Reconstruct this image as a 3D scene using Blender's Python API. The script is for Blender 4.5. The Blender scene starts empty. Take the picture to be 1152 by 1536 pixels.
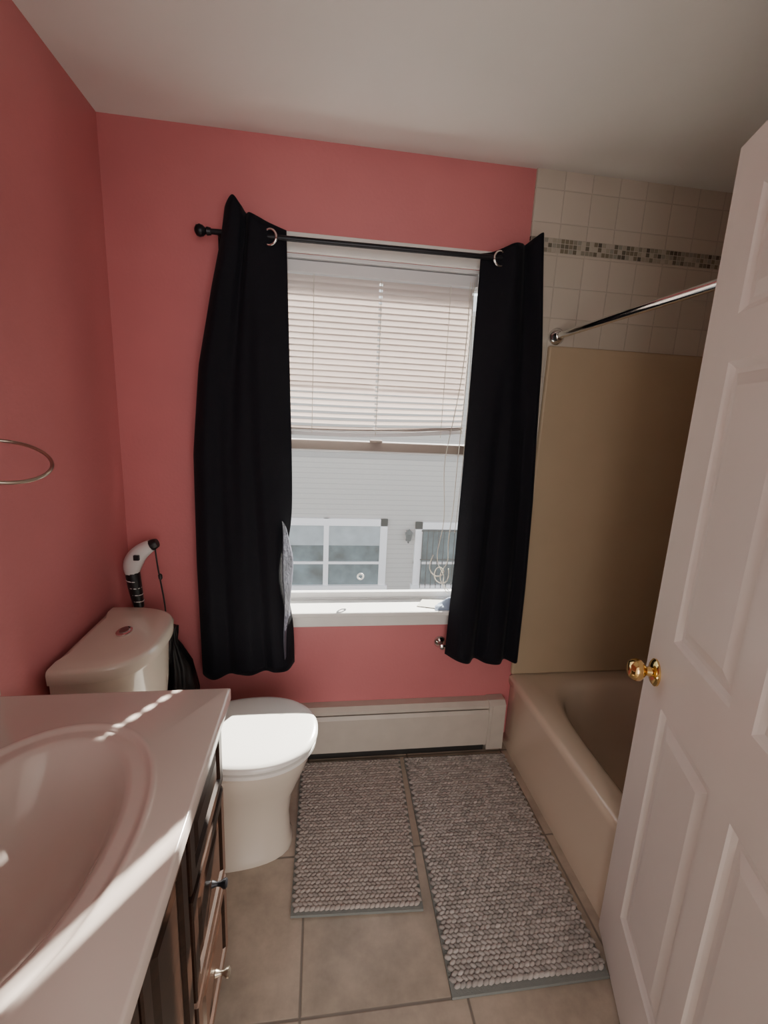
import bpy, bmesh, math, random
import numpy as np
from mathutils import Vector, Matrix
random.seed(4); rng=np.random.default_rng(4)
SC=bpy.context.scene; COL=SC.collection
# ------------------------------------------------------------------ materials
def new_mat(name):
    m=bpy.data.materials.new(name); m.use_nodes=True
    nt=m.node_tree; return m,nt,nt.nodes['Principled BSDF'],nt.nodes['Material Output']
def mat(name,col,rough=.5,metal=0,noise=0,nscale=8,bump=0,bscale=60,coat=0,sheen=0,spec=None,stretch=None):
    m,nt,b,o=new_mat(name); N=nt.nodes; L=nt.links
    b.inputs['Base Color'].default_value=(*col,1); b.inputs['Roughness'].default_value=rough; b.inputs['Metallic'].default_value=metal
    b.inputs['Coat Weight'].default_value=coat; b.inputs['Sheen Weight'].default_value=sheen
    if spec is not None: b.inputs['Specular IOR Level'].default_value=spec
    tc=N.new('ShaderNodeTexCoord'); src=tc.outputs['Object']
    if stretch:
        mp=N.new('ShaderNodeMapping'); mp.inputs['Scale'].default_value=stretch; L.new(src,mp.inputs[0]); src=mp.outputs[0]
    if noise:
        n=N.new('ShaderNodeTexNoise'); n.inputs['Scale'].default_value=nscale; n.inputs['Detail'].default_value=5
        L.new(src,n.inputs['Vector'])
        r=N.new('ShaderNodeMapRange'); r.inputs[1].default_value=.3; r.inputs[2].default_value=.7; r.inputs[3].default_value=1-noise; r.inputs[4].default_value=1+noise
        L.new(n.outputs[0],r.inputs[0])
        mx=N.new('ShaderNodeVectorMath'); mx.operation='SCALE'; mx.inputs[0].default_value=col; L.new(r.outputs[0],mx.inputs['Scale'])
        L.new(mx.outputs[0],b.inputs['Base Color'])
    if bump:
        n2=N.new('ShaderNodeTexNoise'); n2.inputs['Scale'].default_value=bscale; n2.inputs['Detail'].default_value=4; L.new(src,n2.inputs['Vector'])
        bp=N.new('ShaderNodeBump'); bp.inputs['Strength'].default_value=bump; bp.inputs['Distance'].default_value=.01
        L.new(n2.outputs[0],bp.inputs['Height']); L.new(bp.outputs[0],b.inputs['Normal'])
    return m
def grid_mat(name,axes,size,off,mort,cols,mcol,rough=.4,mottle=0,mscale=9,bump=.5):
    """square tile grid on two object axes; cols = colour ramp stops picked at random per tile"""
    m,nt,b,o=new_mat(name); N=nt.nodes; L=nt.links
    tc=N.new('ShaderNodeTexCoord'); sp=N.new('ShaderNodeSeparateXYZ'); L.new(tc.outputs['Object'],sp.inputs[0])
    def M(op,a,bv=None):
        n=N.new('ShaderNodeMath'); n.operation=op
        for i,v in enumerate((a,bv)):
            if v is None: continue
            if isinstance(v,(int,float)): n.inputs[i].default_value=v
            else: L.new(v,n.inputs[i])
        return n.outputs[0]
    edges=[];cells=[]
    for ax,of in zip(axes,off):
        u=M('DIVIDE',M('SUBTRACT',sp.outputs[ax],of),size)
        fr=M('FRACT',u); cells.append(M('FLOOR',u))
        edges.append(M('ABSOLUTE',M('SUBTRACT',fr,.5)))
    e=M('MAXIMUM',edges[0],edges[1])
    g=N.new('ShaderNodeMapRange'); g.interpolation_type='SMOOTHSTEP'
    g.inputs[1].default_value=.5-mort*1.5/size; g.inputs[2].default_value=.5-mort*.4/size; L.new(e,g.inputs[0])
    cb=N.new('ShaderNodeCombineXYZ'); L.new(cells[0],cb.inputs[0]); L.new(cells[1],cb.inputs[1])
    wn=N.new('ShaderNodeTexWhiteNoise'); wn.noise_dimensions='3D'; L.new(cb.outputs[0],wn.inputs['Vector'])
    rp=N.new('ShaderNodeValToRGB'); rp.color_ramp.interpolation='CONSTANT'
    el=rp.color_ramp.elements
    while len(el)<len(cols): el.new(.5)
    for i,c in enumerate(cols): el[i].position=i/len(cols); el[i].color=(*c,1)
    L.new(wn.outputs['Value'],rp.inputs[0]); col=rp.outputs[0]
    if mottle:
        n=N.new('ShaderNodeTexNoise'); n.inputs['Scale'].default_value=mscale; n.inputs['Detail'].default_value=7; n.inputs['Roughness'].default_value=.65
        L.new(tc.outputs['Object'],n.inputs['Vector'])
        r=N.new('ShaderNodeMapRange'); r.inputs[1].default_value=.3; r.inputs[2].default_value=.7; r.inputs[3].default_value=1-mottle; r.inputs[4].default_value=1+mottle; L.new(n.outputs[0],r.inputs[0])
        mx=N.new('ShaderNodeVectorMath'); mx.operation='SCALE'; L.new(col,mx.inputs[0]); L.new(r.outputs[0],mx.inputs['Scale']); col=mx.outputs[0]
    mix=N.new('ShaderNodeMix'); mix.data_type='RGBA'; L.new(g.outputs[0],mix.inputs[0]); L.new(col,mix.inputs[6]); mix.inputs[7].default_value=(*mcol,1)
    L.new(mix.outputs[2],b.inputs['Base Color']); b.inputs['Roughness'].default_value=rough
    inv=M('SUBTRACT',1.,g.outputs[0]); bp=N.new('ShaderNodeBump'); bp.inputs['Strength'].default_value=bump; bp.inputs['Distance'].default_value=.003
    L.new(inv,bp.inputs['Height']); L.new(bp.outputs[0],b.inputs['Normal'])
    return m
PINK=mat('pink_wall_paint',(.60,.195,.205),.45,noise=.06,nscale=2.5,bump=.08,bscale=90)
CEIL=mat('ceiling_paint',(.82,.81,.77),.8,noise=.03,nscale=2)
HALLP=mat('hall_paint',(.72,.70,.66),.8,noise=.02)
TRIMW=mat('white_trim_paint',(.80,.79,.76),.4,noise=.03,nscale=12)
VINYL=mat('white_vinyl_frame',(.75,.75,.76),.35)
SHADERAIL=mat('backlit_tan_rail',(.22,.175,.15),.5)  # tan darkened so the colour holds the rail's backlit shade
DOORP=mat('door_paint',(.82,.755,.72),.35,noise=.02,nscale=5,bump=.05,bscale=40)
TILEW=grid_mat('cream_wall_tile_back',(0,2),.108,(.755,.02),.0016,[(.64,.575,.49),(.62,.56,.475),(.655,.59,.505)],(.56,.505,.43),.2)
TILER=grid_mat('cream_wall_tile_side',(1,2),.108,(0,.02),.0016,[(.64,.575,.49),(.62,.56,.475),(.655,.59,.505)],(.56,.505,.43),.2)
MOSC=[(.42,.38,.30),(.18,.16,.12),(.30,.28,.22),(.50,.46,.38),(.24,.21,.15),(.34,.33,.27),(.13,.115,.09)]
MOSB=grid_mat('mosaic_back',(0,2),.0165,(.755,2.0805),.0012,MOSC,(.55,.5,.42),.2)
MOSR=grid_mat('mosaic_side',(1,2),.0165,(0,2.0805),.0012,MOSC,(.55,.5,.42),.2)
FLOORT=grid_mat('floor_tile',(0,1),.43,(-.025,-.92),.0035,[(.43,.355,.285),(.41,.34,.27),(.45,.37,.30)],(.20,.17,.14),.35,mottle=.26,mscale=7,bump=.4)
TAN=mat('tan_acrylic_panel',(.54,.42,.285),.22,noise=.02,coat=.2)
TUBM=mat('beige_tub_enamel',(.70,.575,.45),.18,coat=.3)
PORC=mat('white_porcelain',(.72,.64,.55),.12,coat=.4)
SEATM=mat('white_seat_plastic',(.80,.78,.74),.2,coat=.2)
CULT=mat('cultured_marble',(.70,.60,.55),.16,noise=.015,nscale=6,coat=.4)
ESP=mat('espresso_wood',(.021,.0092,.0055),.38,noise=.45,nscale=9,stretch=(3,3,18),spec=.22)
CURT=mat('black_navy_curtain',(.0040,.0042,.0080),.75,bump=.25,bscale=420,sheen=.03,spec=.2)
LINING=mat('curtain_lining',(.060,.062,.085),.6,noise=.6,nscale=14,bump=.4,bscale=60)
BLACK=mat('black_plastic',(.012,.012,.014),.4)
BAGM=mat('black_bag_film',(.008,.008,.009),.45,bump=.5,bscale=22)
BRONZE=mat('dark_metal_rod',(.02,.02,.024),.35,metal=.6)
CHROME=mat('chrome',(.75,.74,.72),.12,metal=1)
NICKEL=mat('brushed_nickel',(.45,.40,.33),.3,metal=1)
BRASS=mat('polished_brass',(.83,.60,.25),.13,metal=1)
HEATM=mat('heater_enamel',(.58,.52,.455),.42,noise=.04,nscale=15)
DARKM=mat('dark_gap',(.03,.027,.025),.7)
WPL=mat('white_plastic',(.72,.71,.70),.35)
PAPER=mat('paper',(.66,.64,.58),.8)
BLUEC=mat('blue_cloth',(.30,.36,.48),.8)
CORDM=mat('cord_white',(.72,.68,.60),.8)
MATB=mat('mat_binding',(.22,.23,.215),.9,bump=.3,bscale=300)
# rug
def rug_mat():
    m,nt,b,o=new_mat('chenille_mat'); a=nt.nodes.new('ShaderNodeAttribute'); a.attribute_name='tuft'
    nt.links.new(a.outputs['Color'],b.inputs['Base Color']); b.inputs['Roughness'].default_value=.9; b.inputs['Sheen Weight'].default_value=.15; return m
RUG=rug_mat()
def slat_mat():
    m,nt,b,o=new_mat('blind_slat'); N=nt.nodes;L=nt.links
    b.inputs['Base Color'].default_value=(.68,.61,.58,1); b.inputs['Roughness'].default_value=.4
    t=N.new('ShaderNodeBsdfTranslucent'); t.inputs[0].default_value=(.62,.53,.49,1); mx=N.new('ShaderNodeMixShader'); mx.inputs[0].default_value=.17
    L.new(b.outputs[0],mx.inputs[1]); L.new(t.outputs[0],mx.inputs[2]); L.new(mx.outputs[0],o.inputs[0]); return m
SLAT=slat_mat()
def glass_mat():
    m,nt,b,o=new_mat('window_glass'); N=nt.nodes;L=nt.links
    t=N.new('ShaderNodeBsdfTransparent'); t.inputs[0].default_value=(.96,.97,.97,1)
    g=N.new('ShaderNodeBsdfGlossy'); g.inputs['Roughness'].default_value=.05
    d=N.new('ShaderNodeBsdfTranslucent'); d.inputs[0].default_value=(.9,.93,.95,1)
    a=N.new('ShaderNodeMixShader'); a.inputs[0].default_value=.001; L.new(t.outputs[0],a.inputs[1]); L.new(g.outputs[0],a.inputs[2])
    c=N.new('ShaderNodeMixShader'); c.inputs[0].default_value=.010; L.new(a.outputs[0],c.inputs[1]); L.new(d.outputs[0],c.inputs[2])
    L.new(c.outputs[0],o.inputs[0]); return m
GLASS=glass_mat()
def siding_mat():
    m,nt,b,o=new_mat('grey_lap_siding'); N=nt.nodes;L=nt.links
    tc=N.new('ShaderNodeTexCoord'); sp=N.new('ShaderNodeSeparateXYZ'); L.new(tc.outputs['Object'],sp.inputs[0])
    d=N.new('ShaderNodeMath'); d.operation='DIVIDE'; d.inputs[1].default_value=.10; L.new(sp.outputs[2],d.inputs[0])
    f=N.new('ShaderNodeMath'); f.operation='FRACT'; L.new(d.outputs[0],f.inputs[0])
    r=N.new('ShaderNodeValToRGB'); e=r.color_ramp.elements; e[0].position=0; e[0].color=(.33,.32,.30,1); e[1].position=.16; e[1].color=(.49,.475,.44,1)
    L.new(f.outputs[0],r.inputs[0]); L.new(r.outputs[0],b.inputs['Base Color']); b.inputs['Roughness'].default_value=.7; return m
SIDING=siding_mat()
HGLASS=mat('house_glass',(.10,.15,.165),.5,noise=.6,nscale=2.5,spec=.1)
OUTW=mat('outdoor_white_trim',(.92,.92,.92),.5)
ASPH=mat('asphalt',(.2,.2,.2),.9,noise=.2,nscale=1)
# ------------------------------------------------------------------ geometry helpers
def empty(name):
    e=bpy.data.objects.new(name,None); e.empty_display_size=.05; COL.objects.link(e); return e
def mk(name,verts,faces,m,parent=None,smooth=False,bevel=0,seg=2,fixn=True):
    me=bpy.data.meshes.new(name); me.from_pydata([tuple(map(float,v)) for v in verts],[],faces); me.update()
    if fixn:
        bm=bmesh.new(); bm.from_mesh(me); bmesh.ops.recalc_face_normals(bm,faces=bm.faces); bm.to_mesh(me); bm.free()
    if m: me.materials.append(m)
    ob=bpy.data.objects.new(name,me); COL.objects.link(ob)
    if parent: ob.parent=parent
    if smooth:
        for p in me.polygons: p.use_smooth=True
    if bevel:
        md=ob.modifiers.new('bevel','BEVEL'); md.width=bevel; md.segments=seg; md.limit_method='ANGLE'; md.angle_limit=math.radians(40)
    return ob
BF=[(0,1,3,2),(4,6,7,5),(0,4,5,1),(2,3,7,6),(0,2,6,4),(1,5,7,3)]
def boxv(a,b): return [(x,y,z) for x in (a[0],b[0]) for y in (a[1],b[1]) for z in (a[2],b[2])]
def box(name,a,b,m,parent=None,bevel=0,seg=2): return mk(name,boxv(a,b),BF,m,parent,bevel=bevel,seg=seg)
def boxes(name,lst,m,parent=None,bevel=0):
    V=[];Fc=[]
    for a,b in lst:
        o=len(V); V+=boxv(a,b); Fc+=[tuple(i+o for i in f) for f in BF]
    return mk(name,V,Fc,m,parent,bevel=bevel)
def loft(name,loops,m,parent=None,c0=True,c1=True,smooth=True,closed=True):
    n=len(loops[0]);V=[p for l in loops for p in l];Fc=[]
    for i in range(len(loops)-1):
        for j in range(n if closed else n-1):
            k=(j+1)%n; Fc.append((i*n+j,i*n+k,(i+1)*n+k,(i+1)*n+j))
    if c0: Fc.append(tuple(range(n)))
    if c1: Fc.append(tuple((len(loops)-1)*n+j for j in range(n)))
    ob=mk(name,V,Fc,m,parent,smooth=smooth)
    if smooth:
        try:
            ob.data.set_sharp_from_angle(angle=math.radians(50))
        except Exception: pass
    return ob
def superell(cx,cy,a,b,z,n=2.,N=64,angs=None):
    out=[]
    for t in (angs if angs is not None else [2*math.pi*i/N for i in range(N)]):
        c,s=math.cos(t),math.sin(t)
        r=(abs(c/a)**n+abs(s/b)**n)**(-1/n)
        out.append((cx+r*c,cy+r*s,z))
    return out
def rectloop(x0,x1,y0,y1,cx,cy,z,angs):
    out=[]
    for t in angs:
        c,s=math.cos(t),math.sin(t); r=1e9
        if c>1e-9: r=min(r,(x1-cx)/c)
        if c<-1e-9: r=min(r,(x0-cx)/c)
        if s>1e-9: r=min(r,(y1-cy)/s)
        if s<-1e-9: r=min(r,(y0-cy)/s)
        out.append((cx+r*c,cy+r*s,z))
    return out
def cornerangs(x0,x1,y0,y1,cx,cy,N=120):
    A=[2*math.pi*i/N-math.pi for i in range(N)]+[math.atan2(y-cy,x-cx) for x in (x0,x1) for y in (y0,y1)]
    return sorted(set(A))
def tube(name,pts,r,m,parent=None,sub=1,res=10,cyc=False,radii=None):
    cu=bpy.data.curves.new(name,'CURVE'); cu.dimensions='3D'; cu.bevel_depth=r; cu.bevel_resolution=3; cu.use_fill_caps=True; cu.resolution_u=res
    s=cu.splines.new('NURBS' if sub else 'POLY'); s.points.add(len(pts)-1)
    for i,p in enumerate(pts):
        s.points[i].co=(*p,1)
        if radii: s.points[i].radius=radii[i]
    if sub: s.order_u=min(4,len(pts)); s.use_endpoint_u=not cyc
    s.use_cyclic_u=cyc; cu.materials.append(m)
    tmp=bpy.data.objects.new(name,cu); COL.objects.link(tmp)
    dg=bpy.context.evaluated_depsgraph_get(); me=bpy.data.meshes.new_from_object(tmp.evaluated_get(dg))
    bpy.data.objects.remove(tmp); ob=bpy.data.objects.new(name,me); COL.objects.link(ob)
    for p in me.polygons: p.use_smooth=True
    if not me.materials: me.materials.append(m)
    if parent: ob.parent=parent
    return ob
def frame_from(d):
    d=Vector(d).normalized(); a=Vector((0,0,1)) if abs(d.z)<.9 else Vector((1,0,0))
    u=d.cross(a).normalized(); v=d.cross(u); return d,u,v
def lathe(name,base,axis,prof,m,parent=None,N=40):
    """prof: (distance along axis, radius)"""
    d,u,v=frame_from(axis); b=Vector(base); loops=[]
    for h,r in prof:
        loops.append([tuple(b+d*h+u*(r*math.cos(2*math.pi*i/N))+v*(r*math.sin(2*math.pi*i/N))) for i in range(N)])
    return loft(name,loops,m,parent)
def cyl(name,a,b,r,m,parent=None,N=24):
    L=(Vector(b)-Vector(a)); return lathe(name,a,L,[(0,r),(L.length,r)],m,parent,N)
def torus(name,c,normal,R,r,m,parent=None,N=56,n=12):
    d,u,v=frame_from(normal); c=Vector(c); V=[];Fc=[]
    for i in range(N):
        t=2*math.pi*i/N; e=u*math.cos(t)+v*math.sin(t)
        for j in range(n):
            q=2*math.pi*j/n; V.append(tuple(c+e*(R+r*math.cos(q))+d*(r*math.sin(q))))
    for i in range(N):
        for j in range(n): Fc.append((i*n+j,((i+1)%N)*n+j,((i+1)%N)*n+(j+1)%n,i*n+(j+1)%n))
    return mk(name,V,Fc,m,parent,smooth=True)
def catmull(P,n):
    P=np.array(P,float); P=np.vstack([2*P[0]-P[1],P,2*P[-1]-P[-2]]); K=len(P)-3; out=[]
    for t in np.linspace(0,K-1e-6,n):
        i=int(t); f=t-i; a,b,c,d=P[i:i+4]
        out.append(.5*((2*b)+(-a+c)*f+(2*a-5*b+4*c-d)*f*f+(-a+3*b-3*c+d)*f**3))
    return np.array(out)
# ------------------------------------------------------------------ room shell
XL,XR,H,YF=-.709,1.62,2.349,-1.57
WX0,WX1,WZ0,WZ1=-.22,.70,.655,2.0
T=.15
boxes('wall_back',[((XL-.1,0,-.1),(WX0,T,H)),((WX1,0,-.1),(XR+.1,T,H)),((WX0,0,-.1),(WX1,T,WZ0)),((WX0,0,WZ1),(WX1,T,H))],PINK)
box('wall_left',(XL-.1,YF,-.1),(XL,0,H),PINK)
box('wall_right',(XR,YF,-.1),(XR+.1,0,H),PINK)
DX0,DX1=-.27,.575
boxes('wall_front',[((XL-.1,YF-.12,-.1),(DX0,YF,H)),((DX1,YF-.12,-.1),(XR+.1,YF,H)),((DX0,YF-.12,2.06),(DX1,YF,H))],PINK)
box('floor',(XL-.1,-3.7,-.1),(XR+.1,T,0),FLOORT)
box('ceiling',(XL-.1,-3.7,H),(XR+.1,T,H+.1),CEIL)
box('wall_hall_left',(XL-.1,-3.7,0),(XL,YF-.12,H),HALLP)
box('wall_hall_right',(XR,-3.7,0),(XR+.1,YF-.12,H),HALLP)
box('wall_hall_back',(XL,-3.7,0),(XR,-3.6,H),HALLP)
# tiles + mosaic above the tub
XT,XP=.752,.867
boxes('wall_tile_back',[((XP,-.008,1.70),(XR,0,2.080)),((XT,-.008,1.15),(XP,0,2.080)),((XT,-.008,2.131),(XR,0,H))],TILEW)
box('mosaic_border_back',(XT,-.0095,2.080),(XR,0,2.131),MOSB)
boxes('wall_tile_right',[((XR-.008,YF,1.70),(XR,-.008,2.080)),((XR-.008,YF,2.131),(XR,-.008,H))],TILER)
box('mosaic_border_right',(XR-.0095,YF,2.080),(XR,-.0095,2.131),MOSR)
# ------------------------------------------------------------------ tub surround and tub
sur=empty('tub_surround')
box('back_panel',(XP,-.022,.355),(XR-.001,-.009+.008,1.755),TAN,sur,bevel=.008,seg=3)
box('side_panel',(XR-.022,YF+.002,.355),(XR-.001,-.023,1.755),TAN,sur,bevel=.008,seg=3)
box('foot_panel',(XP+.03,YF+.001,.355),(XR-.023,YF+.02,1.755),TAN,sur,bevel=.006,seg=3)
tub=empty('bathtub')
x0,x1,y0,y1=XP,XR-.002,YF+.004,-.002
cx,cy=1.245,-.77
A=cornerangs(x0,x1,y0,y1,cx,cy,140)
def RL(i,z): return rectloop(x0+i,x1-i*.2,y0+i*.2,y1-i*.2,cx,cy,z,A)
def SE(ax,by,z,n=3.2,dx=0,dy=0): return superell(cx+dx,cy+dy,ax,by,z,n,angs=A)
loops=[RL(0,0.0),RL(0,.04),RL(.006,.06),RL(.006,.29),RL(0,.31),RL(0,.335),RL(.004,.346),RL(.012,.352),
 SE(.305,.70,.353,4),SE(.295,.69,.351,4),SE(.285,.675,.343,3.8),SE(.278,.66,.32,3.6),SE(.262,.63,.22,3.4),SE(.245,.59,.12,3.2),SE(.22,.55,.085,3),SE(.17,.48,.07,2.8),SE(.05,.1,.068,2.2)]
loft('tub_shell',loops,TUBM,tub)
# shower rod
sr=empty('shower_curtain_rod')
cyl('rod_tube',(.895,-.006,1.79),(.895,YF,1.80),.0125,CHROME,sr)
lathe('rod_flange',(.895,-.0085,1.79),(0,-1,0),[(0,.031),(.006,.031),(.012,.026),(.03,.018),(.034,.0126)],CHROME,sr)
lathe('rod_flange_end',(.895,YF,1.80),(0,1,0),[(0,.031),(.006,.031),(.012,.026),(.03,.018),(.034,.0126)],CHROME,sr)
# ------------------------------------------------------------------ window
w=empty('window_1')
cw=.062
boxes('casing',[((WX0-cw,-.018,WZ1),(WX1+.05,0,WZ1+cw)),((WX0-cw,-.018,.675),(WX0,0,WZ1)),((WX1,-.018,.675),(WX1+.05,0,WZ1)),((WX0-cw,-.016,.600),(WX1+.05,0,.655))],TRIMW,w,bevel=.004)
box('stool',(WX0-cw-.02,-.05,.656),(WX1+.05,.090,.676),TRIMW,w,bevel=.006)
boxes('jamb',[((WX0,0,.676),(WX0+.012,T,WZ1)),((WX1-.012,0,.676),(WX1,T,WZ1)),((WX0,0,WZ1-.012),(WX1,T,WZ1)),((WX0,.090,.656),(WX1,T+.03,.682))],VINYL,w,bevel=.002)
X0,X1=WX0+.012,WX1-.012
def sash(name,y,z0,z1,sw,bt,tp):
    boxes(name,[((X0,y,z0),(X0+sw,y+.028,z1)),((X1-sw,y,z0),(X1,y+.028,z1)),((X0+sw,y,z0),(X1-sw,y+.028,z0+bt)),((X0+sw,y,z1-tp),(X1-sw,y+.028,z1))],VINYL,w,bevel=.003)
    box(name+'_glass',(X0+sw-.002,y+.012,z0+bt-.002),(X1-sw+.002,y+.015,z1-tp+.002),GLASS,w)
sash('lower_sash',.092,.682,1.345,.024,.026,.035)
sash('upper_sash',.121,1.315,WZ1-.012,.022,.04,.03)
box('rail_shade_strip',(X0,.086,1.318),(X1,.0925,1.354),SHADERAIL,w,bevel=.002)  # strip laid over the white rail to paint its backlit shade
box('sash_lock',(.20,.066,1.354),(.25,.092,1.364),SHADERAIL,w,bevel=.003)
torus('glass_sticker',(.185,.1035,.775),(0,1,0),.012,.004,WPL,w,N=30,n=8)
# ------------------------------------------------------------------ blind
bl=empty('venetian_blind')
bx0,bx1=WX0+.02,.566
box('headrail',(bx0-.005,.015,1.945),(bx1+.01,.055,1.985),VINYL,bl,bevel=.003)
V=[];Fc=[]
zs=list(np.arange(1.932,1.56,-.0215))+list(np.arange(1.552,1.40,-.0245)); ns=len(zs)
HX=[-.03,.215,.475]
xs=[bx0]
for hx in HX: xs+= [hx-.09,hx-.0065,hx+.0065,hx+.09]
xs.append(bx1); xs=sorted(xs)
for i,z in enumerate(zs):
    low=max(0,(i-(ns-8))/8); tilt=math.radians(57-26*min(1,low*1.5)+random.uniform(-1.5,1.5)*(1+2*low))
    o=len(V); lift=.022*low**1.5; sag=.008*low
    for x in xs:
        f=(x-bx0)/(bx1-bx0); zz=z+lift*f-sag*math.sin(math.pi*f)
        for c in (-1,-.36,.36,1):
            a=c*.0125; bow=.0018*(1-c*c)
            V.append((x,.038+a*math.cos(tilt)+bow*math.sin(tilt),zz-a*math.sin(tilt)+bow*math.cos(tilt)))
    for k in range(len(xs)-1):
        xm=(xs[k]+xs[k+1])/2; hole=abs(xm-HX[1])<.005
        for c in range(3):
            if hole and c==1: continue   # cord route hole
            Fc.append((o+k*4+c,o+(k+1)*4+c,o+(k+1)*4+c+1,o+k*4+c+1))
mk('slats',V,Fc,SLAT,bl,smooth=True,fixn=False)
def bowed(name,zc,th,y0_,y1_,m,sag,lift):
    loops=[]
    for k in range(17):
        f=k/16; x=bx0+(bx1-bx0)*f; z=zc+lift*f-sag*math.sin(math.pi*f)
        loops.append([(x,y0_,z-th),(x,y1_,z-th),(x,y1_,z+th),(x,y0_,z+th)])
    return loft(name,loops,m,bl,smooth=False)
bowed('bottom_rail',1.386,.0075,.026,.052,VINYL,.014,.026)
for k in range(3): bowed('stacked_slat_%d'%k,1.3965+.0035*k,.0009,.026,.051,SLAT,.014-.001*k,.027)
for i,x in enumerate(HX):
    tube('ladder_cord_%d'%i,[(x,.0235,1.95),(x+.002,.023,1.65),(x,.0235,1.385)],.0012,CORDM,bl)
tube('pull_cord_a',[(.545,.012,1.96),(.55,.008,1.75),(.535,.01,1.55),(.50,.006,1.35),(.49,.004,1.25),(.52,.006,1.05),(.49,.01,.93),(.50,.02,.85),(.55,.03,.80),(.52,.02,.77),(.56,.02,.74)],.0017,CORDM,bl)
tube('pull_cord_b',[(.56,.012,1.96),(.562,.008,1.6),(.545,.008,1.3),(.55,.006,1.1),(.53,.008,.95),(.555,.02,.86),(.50,.02,.82),(.53,.02,.76),(.56,.03,.72)],.0017,CORDM,bl)
tube('tilt_cord',[(.552,.01,1.96),(.57,.006,1.7),(.575,.008,1.5),(.57,.006,1.2),(.56,.006,1.0)],.0013,CORDM,bl)
tube('tangled_cord',[(.48,.02,.90),(.46,.01,.86),(.47,.015,.82),(.51,.01,.80),(.54,.015,.83),(.50,.02,.86),(.48,.015,.80),(.53,.02,.76),(.56,.02,.79),(.55,.02,.84)],.0022,CORDM,bl)
# items on the sill
ev=empty('envelope')
EZ=-.0045
mk('sheet',[(x,y,z+EZ) for x,y,z in [(.42,.005,.682),(.51,-.025,.683),(.545,.045,.690),(.455,.06,.688),(.42,.005,.6835),(.51,-.025,.6845),(.545,.045,.6915),(.455,.06,.6895)]],[(0,1,2,3),(4,5,6,7),(0,1,5,4),(1,2,6,5),(2,3,7,6),(3,0,4,7)],PAPER,ev)
V=[];n=14
for i in range(n):
    for j in range(n):
        u,v=i/(n-1),j/(n-1); V.append((.49+.14*u,-.04+.07*v,.6775+.030*math.sin(math.pi*u)*math.sin(math.pi*v)*(1+.5*math.sin(9*u+5*v))))
mk('wash_cloth',V,[(i*n+j,(i+1)*n+j,(i+1)*n+j+1,i*n+j+1) for i in range(n-1) for j in range(n-1)],BLUEC,smooth=True)
# ------------------------------------------------------------------ curtains
def interp(z,tab):
    zz=[t[0] for t in tab]; return float(np.interp(z,zz[::-1],[t[1] for t in tab][::-1]))
def curtain(name,top,bot,topz,botz,edgeL,edgeR,rings,extra=None):
    c=empty(name); nu,nv=110,70
    tp=catmull(top,nu); bt=catmull(bot,nu)
    tz=catmull([(a,0) for a in topz],nu)[:,0]; bz=catmull([(a,0) for a in botz],nu)[:,0]
    nx=lambda P:(P[:,0]-P[0,0])/(P[-1,0]-P[0,0])
    a,b=nx(tp),nx(bt); V=[]
    for j in range(nv):
        f=j/(nv-1); g=f**.75
        for i in range(nu):
            z=tz[i]*(1-f)+bz[i]*f
            l,r=interp(z,edgeL),interp(z,edgeR)
            s=a[i]*(1-g)+b[i]*g
            y=tp[i,1]*(1-g)+bt[i,1]*g + .004*math.sin(9*f+i*.09)*math.sin(math.pi*min(1,f*2))
            x=l+(r-l)*s
            if extra: x,y,z=extra(i/(nu-1),f,x,y,z)
            V.append((x,y,z))
    Fc=[(j*nu+i,j*nu+i+1,(j+1)*nu+i+1,(j+1)*nu+i) for j in range(nv-1) for i in range(nu-1)]
    ob=mk('cloth',V,Fc,CURT,c,smooth=True,fixn=False)
    so=ob.modifiers.new('thick','SOLIDIFY'); so.thickness=.0025; so.offset=0
    for k,(p,nrm) in enumerate(rings):
        torus('grommet_%d'%k,p,nrm,.0235,.0042,CHROME,c)
    return c
RZ=2.013; RY=-.09
def exL(u,f,x,y,z):
    k=math.exp(-((z-.86)/.15)**2)
    if u>.84: t=(u-.84)/.16; x-=.034*k*t; y+=.01*k*t
    return x,y,z
cL=curtain('curtain',[(-.305,-.058),(-.302,-.10),(-.280,-.125),(-.255,-.120),(-.240,-.095),(-.225,-.118),(-.200,-.112),(-.172,-.094),(-.12,-.068)],
 [(-.44,-.05),(-.43,-.09),(-.385,-.120),(-.335,-.095),(-.30,-.112),(-.25,-.122),(-.20,-.098),(-.16,-.118),(-.115,-.10),(-.09,-.06)],
 [2.06,2.085,2.112,2.09,2.075,2.07,2.062,2.055,2.045],[.455,.445,.44,.45,.455,.455,.46,.462,.458,.472],
 [(2.12,-.305),(2.0,-.325),(1.85,-.36),(1.6,-.41),(1.3,-.44),(.9,-.445),(.4,-.44)],[(2.12,-.122),(1.3,-.10),(.4,-.085)],
 [((-.172,-.098,RZ-.002),(.35,1,0)),((-.300,-.09,RZ),(1,.15,0))],exL)
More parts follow.
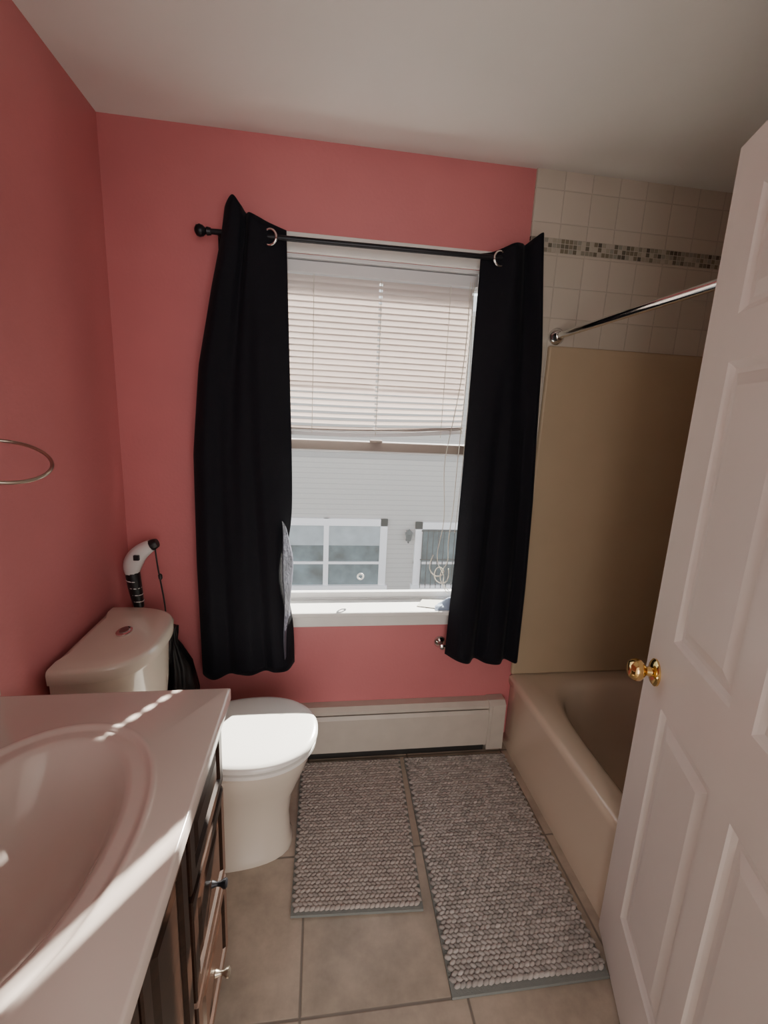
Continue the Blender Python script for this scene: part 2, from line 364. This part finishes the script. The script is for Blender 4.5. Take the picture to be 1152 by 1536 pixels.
# turned-back lining at the window-side hem, catching the sun
V=[];nz,nu2=60,10
for j in range(nz):
    f=j/(nz-1); z=1.07-.56*f
    wd_=(math.sin(math.pi*min(1,f))**.8)*(.74+.20*math.sin(6.5*f+.8)) if 0<f<1 else 0
    for i in range(nu2):
        s=i/(nu2-1)*wd_; wav=.004*math.sin(13*f+5*s)
        V.append((-.132+.046*s+wav*.5+.010*f,-.112+.095*s+wav,z))
lo=mk('turned_hem',V,[(j*nu2+i,j*nu2+i+1,(j+1)*nu2+i+1,(j+1)*nu2+i) for j in range(nz-1) for i in range(nu2-1)],LINING,cL,smooth=True,fixn=False)
so_=lo.modifiers.new('thick','SOLIDIFY'); so_.thickness=.0015
curtain('curtain',[(.55,-.066),(.585,-.076),(.615,-.095),(.645,-.125),(.675,-.11),(.695,-.085),(.715,-.115),(.74,-.125),(.76,-.075)],
 [(.54,-.06),(.58,-.115),(.625,-.12),(.66,-.085),(.70,-.12),(.755,-.125),(.79,-.09),(.83,-.12),(.86,-.07)],
 [2.035,2.04,2.05,2.06,2.065,2.07,2.085,2.10,2.085],[.49,.485,.475,.48,.475,.47,.475,.47,.475],
 [(2.12,.55),(1.5,.552),(.9,.548),(.4,.537)],[(2.12,.765),(1.7,.812),(1.16,.846),(.8,.858),(.4,.862)],
 [((.612,-.096,RZ+.002),(-.25,1,0))])
rod=empty('curtain_rod')
cyl('pole',(-.37,RY,RZ),(.66,RY,RZ+.006),.0085,BRONZE,rod)
lathe('finial',(-.355,RY,RZ),(-1,0,0),[(0,.011),(.012,.013),(.016,.009),(.024,.016),(.034,.019),(.044,.016),(.05,.006)],BRONZE,rod)
lathe('finial_end',(.66,RY,RZ+.006),(1,0,0),[(0,.009),(.01,.010),(.016,.009),(.020,.006)],BRONZE,rod)
for i,x in enumerate((-.335,.655)):
    cyl('bracket_arm_%d'%i,(x,0,RZ),(x,RY,RZ),.005,BRONZE,rod); box('bracket_plate_%d'%i,(x-.012,-.022,RZ-.03),(x+.012,0,RZ+.02),BRONZE,rod)
# ------------------------------------------------------------------ baseboard heater
h=empty('baseboard_heater')
def prof(x0,x1,P,name,m,bevel=0):
    n=len(P); V=[(x0,y,z) for y,z in P]+[(x1,y,z) for y,z in P]
    Fc=[(i,(i+1)%n,n+(i+1)%n,n+i) for i in range(n)]+[tuple(range(n)),tuple(range(n,2*n))]
    return mk(name,V,Fc,m,h,bevel=bevel)
hx0,hx1=-.40,.765
prof(hx0,hx1,[(-.001,.02),(-.001,.243),(-.040,.243),(-.056,.228),(-.056,.214),(-.053,.214),(-.053,.226),(-.039,.239),(-.005,.239),(-.005,.02)],'hood',HEATM)
prof(hx0,hx1,[(-.058,.035),(-.061,.035),(-.061,.190),(-.052,.205),(-.049,.203),(-.058,.188)],'front_panel',HEATM)
box('damper',(hx0,-.052,.200),(hx1,-.020,.204),HEATM,h)
box('fin_element',(hx0+.02,-.048,.05),(hx1-.01,-.010,.12),DARKM,h)
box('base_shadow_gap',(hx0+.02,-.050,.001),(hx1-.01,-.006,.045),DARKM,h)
prof(hx1-.002,hx1+.075,[(-.001,.012),(-.001,.248),(-.045,.248),(-.063,.231),(-.066,.012)],'end_cap',HEATM,.002)
box('end_cap_seam',(hx1+.012,-.0672,.014),(hx1+.016,-.062,.228),HEATM,h)
# ------------------------------------------------------------------ bath mats
def bath_mat(corn,step,cols):
    """corn: TL,TR,BR,BL"""
    e=empty('bath_mat'); c=[np.array(p) for p in corn]
    def P(u,v): return (c[0]*(1-u)+c[1]*u)*(1-v)+(c[3]*(1-u)+c[2]*u)*v
    W=np.linalg.norm(c[1]-c[0]); Lh=np.linalg.norm(c[3]-c[0])
    n=24; loops=[]
    for ins,zz in ((0,.001),(-.002,.005),(0,.010),(.008,.010)):
        lp=[]
        for (ua,va,ub,vb) in ((0,0,1,0),(1,0,1,1),(1,1,0,1),(0,1,0,0)):
            for k in range(n):
                f=k/n; u=ua+(ub-ua)*f; v=va+(vb-va)*f
                iu=ins/W; iv=ins/Lh; u=min(max(u,iu),1-iu) if ins>0 else u; v=min(max(v,iv),1-iv) if ins>0 else v
                p=P(u,v); lp.append((p[0],p[1],zz))
        loops.append(lp)
    loft('binding',loops,MATB,e,smooth=False)
    ry=.80
    nx=int((W-.008)/step)+1; ny=int((Lh-.012)/(step*ry))
    tm=[];ft=[]
    seg=8
    ph=[0.,.45,.95,1.35]
    for q in ph[::-1]:
        for k in range(seg): tm.append((math.sin(q+.22)*math.cos(2*math.pi*k/seg),math.sin(q+.22)*math.sin(2*math.pi*k/seg),math.cos(q)))
    nr=len(ph)
    for a in range(nr-1):
        for k in range(seg): ft.append((a*seg+k,a*seg+(k+1)%seg,(a+1)*seg+(k+1)%seg,(a+1)*seg+k))
    ft.append(tuple((nr-1)*seg+k for k in range(seg)))
    tm=np.array(tm); VV=[];FF=[];CC=[]
    for j in range(ny):
        for i in range(nx):
            u=(.008+step*(i+.5+(.25 if j%2 else -.25)))/W; v=(.008+(j+.5)*step*ry)/Lh
            if u>1-.006/W or v>1-.008/Lh: continue
            p=P(u,v); s=rng.uniform(.96,1.06); a=.5*(1 if j%2 else -1)+rng.uniform(-.15,.15)
            q=tm*np.array([step*.72*s,step*.42*s,.0085*rng.uniform(.85,1.1)])
            ca_,sa_=math.cos(a),math.sin(a)
            x=q[:,0]*ca_-q[:,1]*sa_+p[0]+rng.uniform(-.0008,.0008); y=q[:,0]*sa_+q[:,1]*ca_+p[1]; zz=q[:,2]+.009
            o=len(VV)*len(tm); VV.append(np.stack([x,y,zz],1)); FF+=[tuple(t+o for t in f) for f in ft]
            cc=cols[int(rng.integers(len(cols)))]; k=rng.uniform(.95,1.05)*(1.0 if j%2 else .84); CC+=[(cc[0]*k,cc[1]*k,cc[2]*k,1)]*len(tm)
    ob=mk('tufts',np.concatenate(VV),FF,RUG,e,smooth=True,fixn=False)
    at=ob.data.color_attributes.new('tuft','FLOAT_COLOR','POINT'); at.data.foreach_set('color',np.array(CC,dtype=np.float32).ravel())
    return e
bath_mat([(-.055,-.078),(.368,-.082),(.335,-.705),(-.062,-.685)],.0160,[(.42,.365,.33),(.40,.35,.315),(.44,.385,.35),(.37,.32,.29)])
bath_mat([(.385,-.082),(.835,-.090),(.803,-.925),(.362,-.925)],.0160,[(.46,.415,.385),(.41,.37,.34),(.50,.455,.425),(.35,.32,.295)])
# ------------------------------------------------------------------ toilet
to=empty('toilet'); TY=-.425
def egg(x0,x1,hw,z,n=2.25,ins=0,N=72,nb=2.8):
    cx=(x0+x1)/2+.02; out=[]
    for i in range(N):
        t=2*math.pi*i/N; c,s=math.cos(t),math.sin(t)
        a=(x1-cx if c>0 else cx-x0)-ins; b=hw-ins; nn=n if c>0 else nb
        r=(abs(c/a)**nn+abs(s/b)**nn)**(-1/nn); out.append((cx+r*c,TY+.01+r*s,z))
    return out
loft('bowl',[egg(-.66,-.072,.112,0,2.6),egg(-.66,-.072,.112,.022,2.6),egg(-.65,-.080,.106,.035,2.5),egg(-.64,-.082,.102,.13,2.4),egg(-.64,-.072,.108,.20,2.3),egg(-.64,-.045,.128,.265,2.25),egg(-.64,-.022,.150,.325,2.2),egg(-.64,-.010,.164,.37,2.2),egg(-.64,-.008,.166,.386,2.2),egg(-.63,-.018,.158,.392,2.2)],PORC,to)
loft('seat',[egg(-.43,.006,.176,z,2.2,i,nb=2.2) for z,i in ((.397,.008),(.401,0),(.412,0),(.4155,.006))],SEATM,to)
loft('lid',[egg(-.43,.010,.180,z,2.1,i,nb=2.2) for z,i in ((.421,.008),(.424,0),(.434,0),(.440,.006),(.4425,.02),(.4445,.06),(.4455,.12))],SEATM,to)
for i,s in enumerate((-.08,.08)): cyl('hinge_%d'%i,(-.425,TY+.01+s-.02,.43),(-.425,TY+.01+s+.02,.43),.011,SEATM,to)
def tankloop(x1,hw,z,ins=0,n=2.6,N=80,xb=XL+.026):
    out=[]
    for i in range(N+1):
        t=-math.pi/2+math.pi*i/N; c,s=math.cos(t),math.sin(t)
        a=(x1-xb)-ins; b=hw-ins; nn=3.1
        r=(abs(c/a)**nn+abs(s/b)**nn)**(-1/nn); out.append((xb+r*c+0,TY+.013+r*s,z))
    out+= [(xb+ins*.3,TY+.013+(hw-ins)*(1-2*k/6),z) for k in range(1,6)]
    return out
loft('tank',[tankloop(-.50,.165,.36,.02),tankloop(-.495,.170,.375),tankloop(-.475,.188,.60),tankloop(-.468,.194,.742)],PORC,to)
loft('tank_lid',[tankloop(-.455,.203,.742,.006),tankloop(-.455,.203,.746),tankloop(-.453,.205,.776),tankloop(-.455,.205,.784,.004),tankloop(-.455,.205,.787,.012),tankloop(-.455,.205,.788,.05)],PORC,to)
loft('tank_neck',[superell(-.55,TY,.10,.12,.33,3),superell(-.56,TY,.09,.13,.37,3)],PORC,to)
loft('flush_plate',[superell(-.575,TY+.02,.021,.030,z,2.2) for z in (.786,.792)]+[superell(-.575,TY+.02,.018,.027,.794,2.2)],CHROME,to)
loft('flush_button',[superell(-.575,TY+.02,.012,.019,z,2.2) for z in (.793,.7965)],mat('button_grey',(.35,.3,.28),.3,metal=1),to)
# ------------------------------------------------------------------ steam mop in the corner
sm=empty('steam_mop')
yk=-.10
tube('head_shell',[(-.588,yk-.005,.972),(-.62,yk-.005,.955),(-.65,yk-.003,.925),(-.662,yk,.885),(-.660,yk,.865)],.029,WPL,sm,radii=[.75,1.0,1.15,1.1,.8])
tube('head_tip',[(-.567,yk-.006,.982),(-.580,yk-.006,.977),(-.592,yk-.005,.970)],.022,BLACK,sm,radii=[.7,1,.9])
box('head_button',(-.640,yk-.040,.925),(-.620,yk-.028,.945),BLACK,sm,bevel=.003)
tube('grip',[(-.660,yk,.880),(-.658,yk,.83),(-.650,yk,.78),(-.645,yk,.735)],.023,BLACK,sm,radii=[1.05,1.1,.95,.75])
for i in range(4):
    z=.840-.026*i; torus('grip_band_%d'%i,(-.6585+.004*i,yk,z),(0.12,0,1),.0225-.0014*i,.0018,WPL,sm,N=28,n=8)
cyl('pole',(-.645,yk,.74),(-.640,yk,.06),.010,BLACK,sm)
box('mop_head',(-.70,-.17,0.004),(-.60,-.03,.05),BLACK,sm,bevel=.015,seg=3)
tube('power_cord',[(-.575,yk-.01,.975),(-.572,yk-.012,.92),(-.565,yk-.012,.86),(-.555,yk-.01,.78),(-.55,yk-.01,.72),(-.552,yk-.01,.672)],.0028,BLACK,sm)
lathe('cord_clip',(-.563,yk-.012,.868),(.1,0,-1),[(0,.003),(.005,.007),(.018,.007),(.023,.003)],BLACK,sm)
# black bag beside the tank
loops=[]
for (z,rx,ry,cxx) in [(0.001,.055,.060,-.515),(.01,.068,.072,-.515),(.12,.070,.078,-.515),(.28,.068,.078,-.512),(.38,.064,.068,-.512),(.43,.056,.060,-.514),(.50,.046,.048,-.518),(.57,.028,.030,-.530),(.60,.016,.016,-.536),(.625,.022,.020,-.540),(.655,.030,.024,-.548)]:
    lp=[]
    for k in range(48):
        t=2*math.pi*k/48; w_=1+.10*math.sin(5*t+z*9)+.07*math.sin(11*t-z*14)+.04*math.sin(17*t+z*30)
        lp.append((cxx+rx*w_*math.cos(t),-.098+ry*w_*math.sin(t),z))
    loops.append(lp)
loft('trash_bag',loops,BAGM)
# ------------------------------------------------------------------ vanity
va=empty('bathroom_vanity')
vx0,vx1,vy0,vy1=XL+.002,-.199,-1.545,-.764
bcx,bcy=-.455,-1.155
A=cornerangs(vx0,vx1,vy0,vy1,bcx,bcy,150)
def VR(i,z): return rectloop(vx0+i*.2,vx1-i,vy0+i,vy1-i,bcx,bcy,z,A)
def VE(a,b,z,n=2.15,dx=0,dy=0): return superell(bcx+dx,bcy+dy,a,b,z,n,angs=A)
loft('sink_top',[VR(.006,.787),VR(0,.790),VR(0,.815),VR(.0015,.8188),VR(.005,.820),VE(.197,.283,.820),VE(.193,.279,.8220),VE(.188,.274,.8232),VE(.183,.269,.8220),VE(.179,.265,.8175),VE(.172,.258,.8165),VE(.157,.243,.8180),VE(.150,.236,.8165),VE(.142,.227,.808),VE(.130,.212,.785,dx=-.002,dy=-.003),VE(.114,.187,.745,dx=-.008,dy=-.012),VE(.09,.15,.715,dx=-.016,dy=-.025),VE(.05,.09,.698,dx=-.03,dy=-.04),VE(.02,.03,.694,dx=-.04,dy=-.05)],CULT,va,c0=False)
lathe('drain',(bcx-.065,bcy-.065,.6975),(0,0,1),[(0,.021),(.003,.021),(.004,.016)],CHROME,va)
box('backsplash',(vx0,vy0,.820),(vx0+.018,vy1,.90),CULT,va,bevel=.003)
cf=-.232; ca,cb=vy0+.02,vy1-.022
boxes('cabinet',[((cf-.018,ca,.09),(cf,cb,.788)),((vx0+.004,cb-.016,.0),(cf-.018,cb,.788)),((vx0+.004,ca,.0),(cf-.018,ca+.016,.788)),((vx0+.004,ca+.016,.09),(cf-.018,cb-.016,.105)),((cf-.075,ca+.016,0),(cf-.06,cb-.016,.09))],ESP,va)
def raised(name,ya,yb,za,zb,knob,km=None):
    def R(i,x): return [(x,ya-i,za+i),(x,yb+i,za+i),(x,yb+i,zb-i),(x,ya-i,zb-i)]
    loft(name,[R(0,cf),R(0,cf+.016),R(.003,cf+.019),R(.028,cf+.019),R(.034,cf+.012),R(.040,cf+.012),R(.058,cf+.018)],ESP,va,smooth=False)
    if knob:
        ky,kz=knob; lathe(name+'_knob',(cf+.019,ky,kz),(1,0,0),[(0,.008),(.004,.007),(.010,.0045),(.018,.0055),(.024,.010),(.029,.0105),(.032,.007)],km or BRONZE,va,24)
c0=vy1-.045
raised('drawer_top',c0,c0-.27,.605,.765,None)
raised('drawer_mid',c0,c0-.27,.350,.590,(c0-.135,.465))
raised('drawer_low',c0,c0-.27,.110,.335,(c0-.135,.215),NICKEL)
raised('cabinet_door_far',c0-.29,c0-.49,.110,.765,(c0-.46,.60))
raised('cabinet_door_near',c0-.50,c0-.70,.110,.765,(c0-.53,.60))
# ------------------------------------------------------------------ towel ring, paper holder
tr=empty('towel_ring')
torus('ring',(-.615,-.785,1.346),(.30,-.30,.90),.080,.0036,NICKEL,tr)
tube('post',[(-.708,-.77,1.385),(-.69,-.77,1.385),(-.672,-.755,1.378)],.008,NICKEL,tr)
lathe('rosette',(XL,-.77,1.385),(1,0,0),[(0,.026),(.005,.026),(.010,.018),(.014,.009)],NICKEL,tr)
ph=empty('toilet_paper_holder')
for i,x in enumerate((.530,.70)):
    lathe('rosette_%d'%i,(x,0,.515),(0,-1,0),[(0,.026),(.004,.026),(.010,.019),(.016,.010),(.04,.008),(.046,.013),(.052,.012),(.056,.005)],CHROME,ph,30)
cyl('roller',(.530,-.044,.515),(.70,-.044,.515),.006,CHROME,ph)
# ------------------------------------------------------------------ door
DW,DH,DT=.81,2.03,.025
dd=Vector((-.345,-.939,0)).normalized(); nn=Vector((-.939,.345,0)).normalized()
P0=Vector((.8605,-.8055,.008))+nn*.013
do=empty('door_1')
def D(s,d,z): return tuple(P0+dd*s+nn*d+Vector((0,0,z)))
S=[0,.125,.375,.445,.695,DW]; Z=[0,.195,.815,.985,1.595,1.685,1.915,DH]
V=[];Fc=[]
def quad(a,b,c,d):
    o=len(V); V.extend([a,b,c,d]); Fc.append((o,o+1,o+2,o+3))
for side in (0,1):
    base=0 if side==0 else -DT; sg=1 if side==0 else -1
    for i in range(5):
        for j in range(7):
            a,b,c,d=S[i],S[i+1],Z[j],Z[j+1]
            if i in (1,3) and j in (1,3,5):
                steps=[(0,0),(.005,-.004),(.014,-.0095),(.024,-.0095),(.048,-.002)]
                for (i0,d0),(i1,d1) in zip(steps[:-1],steps[1:]):
                    A0=[(a+i0,c+i0),(b-i0,c+i0),(b-i0,d-i0),(a+i0,d-i0)]; A1=[(a+i1,c+i1),(b-i1,c+i1),(b-i1,d-i1),(a+i1,d-i1)]
                    for k in range(4):
                        k2=(k+1)%4
                        quad(D(A0[k][0],base+sg*d0,A0[k][1]),D(A0[k2][0],base+sg*d0,A0[k2][1]),D(A1[k2][0],base+sg*d1,A1[k2][1]),D(A1[k][0],base+sg*d1,A1[k][1]))
                i1,d1=steps[-1]; quad(*[D(s,base+sg*d1,z) for s,z in ((a+i1,c+i1),(b-i1,c+i1),(b-i1,d-i1),(a+i1,d-i1))])
            else: quad(*[D(s,base,z) for s,z in ((a,c),(b,c),(b,d),(a,d))])
quad(D(0,0,0),D(0,-DT,0),D(0,-DT,DH),D(0,0,DH)); quad(D(DW,0,0),D(DW,-DT,0),D(DW,-DT,DH),D(DW,0,DH))
quad(D(0,0,0),D(DW,0,0),D(DW,-DT,0),D(0,-DT,0)); quad(D(0,0,DH),D(DW,0,DH),D(DW,-DT,DH),D(0,-DT,DH))
me=bpy.data.meshes.new('slab'); me.from_pydata(V,[],Fc); bm=bmesh.new(); bm.from_mesh(me); bmesh.ops.remove_doubles(bm,verts=bm.verts,dist=1e-5); bmesh.ops.recalc_face_normals(bm,faces=bm.faces); bm.to_mesh(me); bm.free()
me.materials.append(DOORP); ob=bpy.data.objects.new('slab',me); COL.objects.link(ob); ob.parent=do
kp=Vector(D(.062,0,.872))
lathe('knob_rosette',kp,nn,[(0,.033),(.004,.033),(.008,.028),(.011,.016)],BRASS,do)
lathe('knob',kp,nn,[(.010,.012),(.022,.011),(.028,.018),(.036,.026),(.046,.0275),(.054,.024),(.060,.019),(.0615,.017)],BRASS,do)
lathe('knob_back',kp-nn*DT,-nn,[(0,.033),(.004,.033),(.010,.014),(.022,.012),(.03,.022),(.045,.026),(.055,.02)],BRASS,do)
for i,z in enumerate((.22,1.02,1.80)): cyl('hinge_%d'%i,D(DW+.006,-.004,z),D(DW+.006,-.004,z+.09),.007,BRASS,do,16)
boxes('trim_door_frame',[((DX0-.0,YF-.125,0),(DX0+.015,YF+.0,2.06)),((DX1+.0,YF-.125,0),(DX1+.015,YF-.0,2.06)),((DX0,YF-.125,2.045),(DX1,YF,2.06))],TRIMW)
# ------------------------------------------------------------------ outside
hs=empty('neighbor_house')
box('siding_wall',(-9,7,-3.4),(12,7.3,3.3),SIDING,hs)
box('eave',(-9.2,6.6,3.3),(12.2,7.6,3.55),OUTW,hs)
def hwin(x0,x1,z0,z1,mull,t=.14):
    boxes('window_trim',[((x0,6.93,z0),(x0+t,7,z1)),((x1-t,6.93,z0),(x1,7,z1)),((x0,6.93,z1-t),(x1,7,z1)),((x0-.04,6.90,z0-.08),(x1+.04,7,z0+.06))]+[((m-.05,6.94,z0),(m+.05,7,z1)) for m in mull]+[((x0,6.95,-1.50),(x1,7,-1.45))],OUTW,hs)
    box('window_pane',(x0+t,6.985,z0),(x1-t,6.999,z1-t),HGLASS,hs)
hwin(-1.0,1.36,-2.0,-.57,[.16])
box('window_shade',(-.86,6.975,-1.12),(1.22,6.984,-.71),mat('shade_grey',(.36,.42,.44),.8,noise=.15,nscale=4),hs)
hwin(1.93,3.4,-2.0,-.62,[])
boxes('window_grille',[((2.07+.11*i,6.90,-2.0),(2.085+.11*i,6.92,-.76)) for i in range(11)]+[((2.05,6.90,-.80),(3.3,6.92,-.775)),((2.05,6.90,-1.4),(3.3,6.92,-1.38))],BLACK,hs)
sl=empty('wall_lantern')
box('back_plate',(1.75,6.97,-1.02),(1.83,7.0,-.80),BLACK,sl,bevel=.01)
lathe('lantern_body',(1.79,6.88,-1.0),(0,0,1),[(0,.02),(.02,.05),(.16,.075),(.17,.09),(.22,.04),(.25,.01)],mat('lantern_glass',(.07,.08,.08),.3),sl,8)
tube('lantern_arm',[(1.79,6.98,-.98),(1.79,6.93,-1.10),(1.79,6.88,-1.0)],.012,BLACK,sl)
box('ground',(-25,.6,-3.5),(25,30,-3.4),ASPH)
# ------------------------------------------------------------------ lights
sd=Vector((-.66,-1,-.76)).normalized()
su=bpy.data.lights.new('sun','SUN'); su.energy=36; su.angle=math.radians(.6); su.color=(1,.93,.82)
so=bpy.data.objects.new('sun',su); COL.objects.link(so); so.rotation_euler=sd.to_track_quat('-Z','Y').to_euler(); so.location=(3,5,6)
def area(name,loc,tgt,sx,sy,e,col):
    l=bpy.data.lights.new(name,'AREA'); l.shape='RECTANGLE'; l.size=sx; l.size_y=sy; l.energy=e; l.color=col
    o=bpy.data.objects.new(name,l); COL.objects.link(o); o.location=loc; o.rotation_euler=(Vector(tgt)-Vector(loc)).to_track_quat('-Z','Y').to_euler(); return o
area('hall_fill',(.3,-3.5,1.2),(.3,0,1.3),2.0,1.9,52,(1,.96,.92))  # unseen fill lamp added behind the camera; the hall has no window
lf=empty('hall_ceiling_light')
lathe('shade',(.1,-2.7,H-.001),(0,0,-1),[(0,.14),(.02,.14),(.06,.12),(.08,.05)],mat('lamp_shade',(.8,.78,.72),.5),lf)
wd=bpy.data.worlds.new('World'); SC.world=wd; wd.use_nodes=True; nt=wd.node_tree
bg=nt.nodes['Background']; sky=nt.nodes.new('ShaderNodeTexSky'); sky.sky_type='HOSEK_WILKIE'; sky.turbidity=3
sky.sun_direction=(-sd).normalized(); 
hsv=nt.nodes.new('ShaderNodeHueSaturation'); hsv.inputs['Saturation'].default_value=.3
nt.links.new(sky.outputs[0],hsv.inputs['Color']); nt.links.new(hsv.outputs[0],bg.inputs[0]); bg.inputs[1].default_value=11.0
# ------------------------------------------------------------------ camera
f=688.68;yw,pt,rl=.1451,.2116,.0475
F=Vector((math.sin(yw)*math.cos(pt),math.cos(yw)*math.cos(pt),-math.sin(pt)))
R0=Vector((math.cos(yw),-math.sin(yw),0)); U0=R0.cross(F)
R=R0*math.cos(rl)+U0*math.sin(rl); U=U0*math.cos(rl)-R0*math.sin(rl)
M=Matrix(((R.x,U.x,-F.x,0),(R.y,U.y,-F.y,-1.7765),(R.z,U.z,-F.z,1.4711),(0,0,0,1)))
cm=bpy.data.cameras.new('camera'); cm.sensor_fit='HORIZONTAL'; cm.sensor_width=36; cm.lens=f*36/1152; cm.clip_start=.02
co=bpy.data.objects.new('camera',cm); COL.objects.link(co); co.matrix_world=M; SC.camera=co
